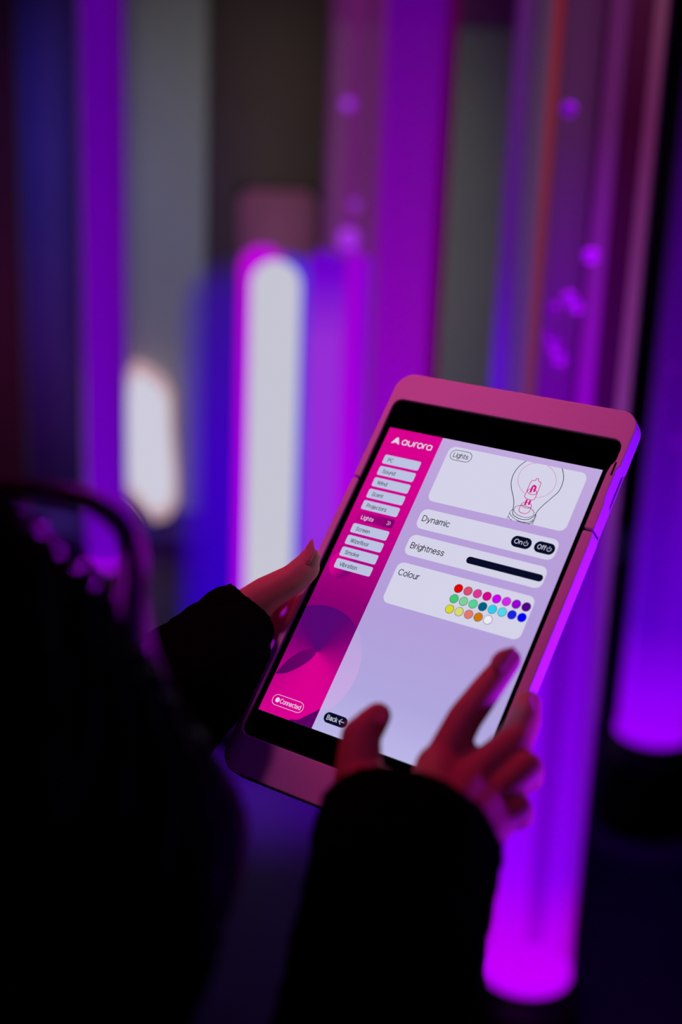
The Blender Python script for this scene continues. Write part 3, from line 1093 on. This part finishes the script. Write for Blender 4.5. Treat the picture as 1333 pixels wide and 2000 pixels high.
fil = [bpx([(700, 505), (750, 390), (772, 374), (795, 375), (800, 362), (812, 356), (824, 363), (822, 378), (840, 392), (843, 408), (806, 500), (785, 545), (760, 557), (720, 548), (696, 530), (694, 515), (700, 505)], 60),
       ellipse_px(763, 480, 44, 26, 12), bpx([(640, 640), (665, 590)], 4), bpx([(640, 640), (645, 665), (690, 684), (730, 670), (742, 650), (758, 610)], 16),
       ellipse_px(711, 604, 47, 26, 12)]
stroke('bulb_filament', fil, .42, h3, PINK, screen)
stroke('bulb_stems', [bpx([(745, 487), (765, 438), (780, 424), (794, 432), (792, 450), (778, 482)], 16), bpx([(715, 552), (694, 605)], 4), bpx([(748, 560), (728, 602)], 4)], 1.25, h3, PINK, screen)

# ------------------------------------------------------------------ the person
M_skin = pbr('skin', (.62, .27, .20), .55, .2, .06, 120, .08, 0, .12)
M_nail = pbr('nail_varnish', (.68, .28, .27), .5, .12)
M_hair = pbr('dark_hair', (.004, .0025, .0035), .5, .1, .2, 90)
def lock_mat():  # same dark hair, made paler and translucent so the locks look backlit
    m, nt, out = newmat('backlit_hair')
    a = nt.nodes.new('ShaderNodeBsdfPrincipled')
    a.inputs['Base Color'].default_value = (.03, .015, .02, 1)
    a.inputs['Roughness'].default_value = .4
    b = nt.nodes.new('ShaderNodeBsdfTranslucent')
    b.inputs[0].default_value = (.85, .6, .75, 1)
    m1 = nt.nodes.new('ShaderNodeMixShader')
    m1.inputs[0].default_value = .65
    nt.links.new(a.outputs[0], m1.inputs[1])
    nt.links.new(b.outputs[0], m1.inputs[2])
    nt.links.new(m1.outputs[0], out.inputs[0])
    return m


M_lock = lock_mat()
M_fleece = pbr('black_fleece', (.0035, .003, .0035), .95, .0, .3, 400, .5)
M_trouser = pbr('black_trousers', (.006, .006, .008), .9, .1)
M_shoe = pbr('black_shoes', (.006, .006, .006), .5, .3)
M_eye = pbr('eye_white', (.5, .48, .46), .2, .5)
M_iris = pbr('dark_iris', (.02, .012, .008), .2, .5)
M_lips = pbr('lips', (.45, .14, .13), .45, .4)

feet = Q(-110, 205, 370)
per = thing('person', 'dark-haired person in a black fleece, seen over the shoulder, holding and tapping the tablet', 'person', (feet.x, feet.y, 0))
per_loc = per.location.copy()


def L(v):
    return Vector(v) - per_loc


def q(x, y, z):
    return L(Q(x, y, z))


def p(px, py, z):
    return L(P(px, py, z * .001))


def tt(x, y, h):
    return L(T(x, y, h))


body = Blob()
mmv = .001


def ch(pts):
    body.chain([(a, r * .001) for a, r in pts])


# torso, neck, head
NECK, RSH, LSH = q(-110, 205, 370), q(30, 232, 275), q(-250, 228, 470)
REL, LEL = q(-22, 372, 470), q(-240, 200, 690)
HEAD = q(-166, 94, 480)
fh = (Vector(T(60, 90, 0)) - per_loc - HEAD).normalized()
fh = (fh - Vector((0, 0, .35))).normalized()
rh = fh.cross(Vector((0, 0, 1))).normalized()
uh = rh.cross(fh).normalized()
SHR = (RSH - LSH).normalized()
CHF = Vector((-SHR.y, SHR.x, 0)).normalized()
dn = Vector((0, 0, -1))
chest = NECK + dn * .20 - CHF * .01
waist = NECK + dn * .40 - CHF * .02
hips = NECK + dn * .55 - CHF * .02
body.ell(chest, [SHR * .13, CHF * .09, Vector((0, 0, .17))])
body.ell(waist, [SHR * .115, CHF * .08, Vector((0, 0, .18))])
body.ell(hips, [SHR * .145, CHF * .095, Vector((0, 0, .14))])
body.cap(LSH, .042, RSH, .042)
body.cap(NECK + dn * .02, .05, HEAD - uh * .06 - fh * .02, .047)
body.ell(HEAD, [rh * .070, fh * .088, uh * .098])
body.ell(HEAD + fh * .035 - uh * .055, [rh * .052, fh * .052, uh * .052])
body.cap(HEAD + fh * .086 + uh * .005, .007, HEAD + fh * .100 - uh * .028, .011)
for s in (-1, 1):
    body.cap(HEAD + rh * s * .070 - fh * .005 + uh * .012, .009, HEAD + rh * s * .068 - fh * .003 - uh * .025, .007)
# right arm and hand
RW = q(31, 145, 552)
ch([(RSH, 42), (REL, 37), (RW + (REL - RW) * .45, 31), (RW, 22)])
r_im, r_mm, r_rm, r_pm = p(858, 1500, 628), p(915, 1530, 620), p(948, 1572, 613), p(958, 1612, 606)
for m_, r_ in ((r_im, 11.5), (r_mm, 11.2), (r_rm, 10.6), (r_pm, 9.8)):
    ch([(RW + (m_ - RW) * .1, 17), (RW + (m_ - RW) * .6, 13), (m_, r_)])
ch([(r_im, 9.6), (p(908, 1404, 642), 8.6), (p(956, 1340, 655), 7.6), (p(996, 1289, 666), 6.2)])
ch([(r_mm, 9.8), (p(1004, 1452, 640), 8.9), (p(1026, 1408, 662), 8.0), (p(1032, 1374, 676), 6.8)])
ch([(r_rm, 9.0), (p(1030, 1502, 628), 8.2), (p(1034, 1517, 652), 7.4), (p(1002, 1534, 662), 6.6)])
ch([(r_pm, 8.0), (p(1013, 1582, 614), 7.0), (p(1018, 1592, 634), 6.4), (p(988, 1604, 644), 5.8)])
r_tm = p(700, 1530, 612)
ch([(RW + (r_im - RW) * .15 + (r_tm - RW) * .12, 17), (r_tm, 11.5), (p(705, 1440, 626), 9.6), (p(738, 1398, 634), 6.6)])
ch([(r_tm, 10.5), (RW + (r_im - RW) * .62, 12.5)])
ch([(p(726, 1413, 632), 8.0), (p(739, 1398, 634), 6.6)])
# left arm and hand
LW = p(455, 1243, 842)
ch([(LSH, 42), (LEL, 37), (LW + (LEL - LW) * .45, 31), (LW, 22)])
l_im, l_mm, l_rm, l_pm = tt(-25, 116, -15), tt(-26, 132, -17), tt(-25, 148, -18), tt(-23, 163, -18)
for m_, r_ in ((l_im, 11), (l_mm, 11), (l_rm, 10.5), (l_pm, 10)):
    ch([(LW + (m_ - LW) * .1, 16), (LW + (m_ - LW) * .6, 12.5), (m_, r_)])
for m_, y0, a, r_ in ((l_im, 104, 36, 8.6), (l_mm, 124, 40, 8.8), (l_rm, 146, 37, 8.3), (l_pm, 168, 28, 7.2)):
    ch([(m_, r_ + .8), (tt(7, y0, -23.8), r_), (tt(8 + a * .55, y0 - 2, -23.2), r_ - .8), (tt(8 + a, y0 - 3, -21.8), r_ - 1.8)])
l_tc, l_tm = p(482, 1194, 836), p(516, 1163, 829)
ch([(LW + (l_im - LW) * .12, 17), (l_tc, 14), (l_tm, 11.2), (p(574, 1131, 822), 9.4), (p(597, 1110, 821), 8.9), (p(606, 1090, 820), 6.6)])
ch([(l_tc, 12), (l_im, 10)])
# legs inside the trousers end at the hips' level; trousers and shoes carry the figure down
body.build('body', .0018, M_skin, per, 3)


def nail(base, tip, dorsal, wd, name='fingernail', point=.35):
    base, tip = Vector(base), Vector(tip)
    d = (tip - base)
    ln = d.length
    d.normalize()
    n = (dorsal - d * dorsal.dot(d)).normalized()
    s = d.cross(n)
    V, Fc = [], []
    N, K = 9, 6
    for layer in (0, 1):
        for i in range(N):
            t = i / (N - 1)
            wv = wd / 2 * (min(1, (t + .12) * 3.2) if t < .3 else (1 if t < .45 else max(point * .12, math.cos((t - .45) / .55 * PI / 2 * .96))))
            for k in range(K + 1):
                a = (k / K - .5) * 2
                V.append(base + d * (t * ln) + s * (wv * a) + n * (-.32 * abs(wv) * a * a * 1.0 - layer * .0006 - .0006 * t))
    W = K + 1
    for layer in (0, 1):
        o = layer * N * W
        for i in range(N - 1):
            for k in range(K):
                Fc.append((o + i * W + k, o + i * W + k + 1, o + (i + 1) * W + k + 1, o + (i + 1) * W + k))
    ring = list(range(W)) + [i * W + K for i in range(1, N)] + [(N - 1) * W + k for k in range(K - 1, -1, -1)] + [i * W for i in range(N - 2, 0, -1)]
    o = N * W
    for i in range(len(ring)):
        j = (i + 1) % len(ring)
        Fc.append((ring[i], ring[j], o + ring[j], o + ring[i]))
    return from_py(name, V, Fc, M_nail, per, True)


# left thumb: long pointed nail standing up past the fingertip
nail(p(588, 1101, 815.5), p(608, 1052, 813), D((-.80, -.30, -.52)), .0115)
dors = D((-.30, -.62, -.72))
nail(p(972, 1316, 655) + D((-.2, -.5, -.8)) * .0045, p(1008, 1268, 665) + D((-.2, -.5, -.8)) * .003, D((.35, -.5, -.75)), .0105, point=.9)
nail(p(1036, 1396, 661) + D((.3, -.3, -.9)) * .005, p(1040, 1362, 674) + D((.3, -.3, -.9)) * .003, D((.9, -.1, -.2)), .0105, point=.9)
nail(p(726, 1404, 624), p(756, 1388, 628), D((-.2, -.75, -.6)), .011, point=.9)
for s in (-1, 1):
    e = Blob()
    c_ = HEAD + fh * .074 + rh * s * .031 + uh * .006
    e.ell(c_, [rh * .012, fh * .012, uh * .010], 14, 8)
    ob = from_py('eye', e.V, e.F, M_eye, per, True)
    e = Blob()
    e.ell(c_ + fh * .0095, [rh * .005, fh * .004, uh * .005], 10, 6)
    from_py('iris', e.V, e.F, M_iris, ob, True)
e = Blob()
e.ell(HEAD + fh * .084 - uh * .052, [rh * .020, fh * .006, uh * .006], 14, 8)
from_py('mouth', e.V, e.F, M_lips, per, True)

# black fleece
fl = Blob()
fl.ell(chest, [SHR * .165, CHF * .125, Vector((0, 0, .20))])
fl.ell(waist, [SHR * .15, CHF * .115, Vector((0, 0, .22))])
fl.ell(hips + Vector((0, 0, .03)), [SHR * .165, CHF * .12, Vector((0, 0, .13))])
fl.cap(LSH, .058, RSH, .058)
fl.cap(NECK + dn * .05, .075, NECK + Vector((0, 0, .025)), .062)
RC = p(800, 1590, 585)
fl.chain([(RSH, .060), (REL, .052), (q(2, 262, 520), .042), (p(757, 1835, 545), .0385), (p(790, 1690, 566), .0385)])
LC = p(486, 1222, 834)
fl.chain([(LSH, .060), (LEL, .052), (p(330, 1365, 800), .042), (p(446, 1242, 828), .027)])
fl.chain([(p(250, 1440, 790), .045), (p(398, 1338, 780), .030), (p(440, 1274, 798), .027)])


def fuzz(co_):
    out = np.empty(len(co_))
    for i, v in enumerate(co_):
        out[i] = noise.noise(Vector(v) * 160) * .0016 + noise.noise(Vector(v) * 30) * .004
    return out


fl.build('fleece', .0042, M_fleece, per, 3, fuzz)


def cuff(rings, name='cuff'):
    """hollow sleeve end: rings of (centre, axis, a-axis, a, b-axis, b) from the arm outwards, then back inside"""
    n = 48
    V, Fc = [], []
    seq = [(c, a, b, 1.0) for c, a, b in rings] + [(c, a, b, .80) for c, a, b in rings[::-1]]
    for j, (c, a, b, k) in enumerate(seq):
        for i in range(n):
            t = 2 * PI * i / n
            v = c + (a * math.cos(t) + b * math.sin(t)) * k
            v = v + (v - c).normalized() * (noise.noise(v * 160) * .0013 + .0004 * math.cos(t * 24))
            V.append(v)
    m = len(seq)
    for j in range(m - 1):
        for i in range(n):
            i2 = (i + 1) % n
            Fc.append((j * n + i, j * n + i2, (j + 1) * n + i2, (j + 1) * n + i))
    return from_py(name, V, Fc, M_fleece, per, True)


def cuff_between(c0, c1, r0, r1, side, steps=7, skew=None):
    d = (c1 - c0).normalized()
    s = (side - d * side.dot(d)).normalized()
    u = d.cross(s)
    rings = []
    for i in range(steps):
        t = i / (steps - 1)
        k = 1 - .10 * max(0, (t - .8) / .2) ** 2
        a = s * (r0[0] + (r1[0] - r0[0]) * t) * k
        b = u * (r0[1] + (r1[1] - r0[1]) * t) * k
        if skew is not None:
            a = a + d * skew[0] * t
            b = b + d * skew[1] * t
        rings.append((c0 + (c1 - c0) * t, a, b))
    return rings


cuff(cuff_between(p(770, 1780, 552), p(806, 1598, 590), (.0385, .0385), (.0415, .034), D((1, .12, 0)), skew=(-.004, 0)))
cuff(cuff_between(p(405, 1284, 818), p(488, 1200, 829), (.032, .032), (.0240, .0245), D((.6, .8, 0)), skew=(-.004, 0)))

# hair: a cap over the skull, a fall over the near shoulder, and stray locks
hb = Blob()
hb.ell(HEAD - fh * .018 + uh * .012, [rh * .088, fh * .094, uh * .104])
hb.ell(HEAD - fh * .045 - uh * .07, [rh * .085, fh * .06, uh * .12])
hb.chain([(HEAD + rh * .03 + uh * .05, .05), (p(0, 1330, 470), .043), (p(110, 1440, 480), .040), (p(215, 1560, 490), .040), (p(250, 1680, 490), .037), (p(225, 1830, 480), .036), (p(150, 2060, 470), .033)])
hb.chain([(p(15, 1240, 475), .036), (p(85, 1325, 480), .034), (p(150, 1420, 482), .035)])
hb.chain([(HEAD - rh * .06 + uh * .03, .04), (HEAD - rh * .08 - uh * .08, .035), (HEAD - rh * .08 - uh * .2 + fh * .02, .03)])


def grooves(co_):
    d = co_ - np.array(HEAD)
    a = np.arctan2(d @ np.array(rh), d @ np.array(fh))
    return .0016 * np.sin(a * 46 + d[:, 2] * 18) + .0012 * np.sin(a * 97 + d[:, 2] * 31)


hb.build('hair', .0035, M_hair, per, 4, grooves)


def lock(pts, count, spread, rad, name):
    paths = []
    for k in range(count):
        off = Vector((random.gauss(0, 1), random.gauss(0, 1), random.gauss(0, 1)))
        off2 = Vector((random.gauss(0, 1), random.gauss(0, 1), random.gauss(0, 1))) * .4
        sp = spline(pts, 30)
        m = len(sp) - 1
        paths.append([(s + (off + off2 * math.sin(i * .35)) * spread * (.35 + .65 * i / m), rad * (1 - .6 * (i / m) ** 3)) for i, s in enumerate(sp)])
    return sweep(paths, name, M_lock, per, 5)


lock([p(-160, 965, 480), p(-20, 950, 482), p(90, 960, 485), p(185, 985, 488), p(240, 1030, 490), p(262, 1110, 490), p(260, 1190, 490), p(268, 1280, 488), p(300, 1390, 485)],
     64, .0024, .0007, 'hair_lock')
lock([p(180, 1330, 488), p(290, 1380, 490), p(370, 1440, 492), p(430, 1520, 494), p(456, 1600, 494), p(450, 1690, 494), p(425, 1780, 494)], 60, .0022, .0007, 'hair_lock')
# trousers and shoes
tr = Blob()
tr.ell(hips, [SHR * .16, CHF * .11, Vector((0, 0, .12))])
for s in (-1, 1):
    hp = hips + SHR * s * .085 + dn * .03
    an = Vector((hips.x + SHR.x * s * .10, hips.y + SHR.y * s * .10, .10))
    kn = (hp + an) / 2 + CHF * .02
    tr.chain([(hp, .085), (kn, .060), (an, .048)])
    sh = Blob()
    sh.ell(Vector((an.x, an.y, .045)) + CHF * .055, [SHR * .042, CHF * .125, Vector((0, 0, .045))])
    sh.cap(Vector((an.x, an.y, .05)), .043, Vector((an.x, an.y, .10)), .043)
    sh.build('shoe', .006, M_shoe, per, 2, lambda c_: np.where(c_[:, 2] < .004, 0.0, 0.0))
tr.build('trousers', .008, M_trouser, per, 3)
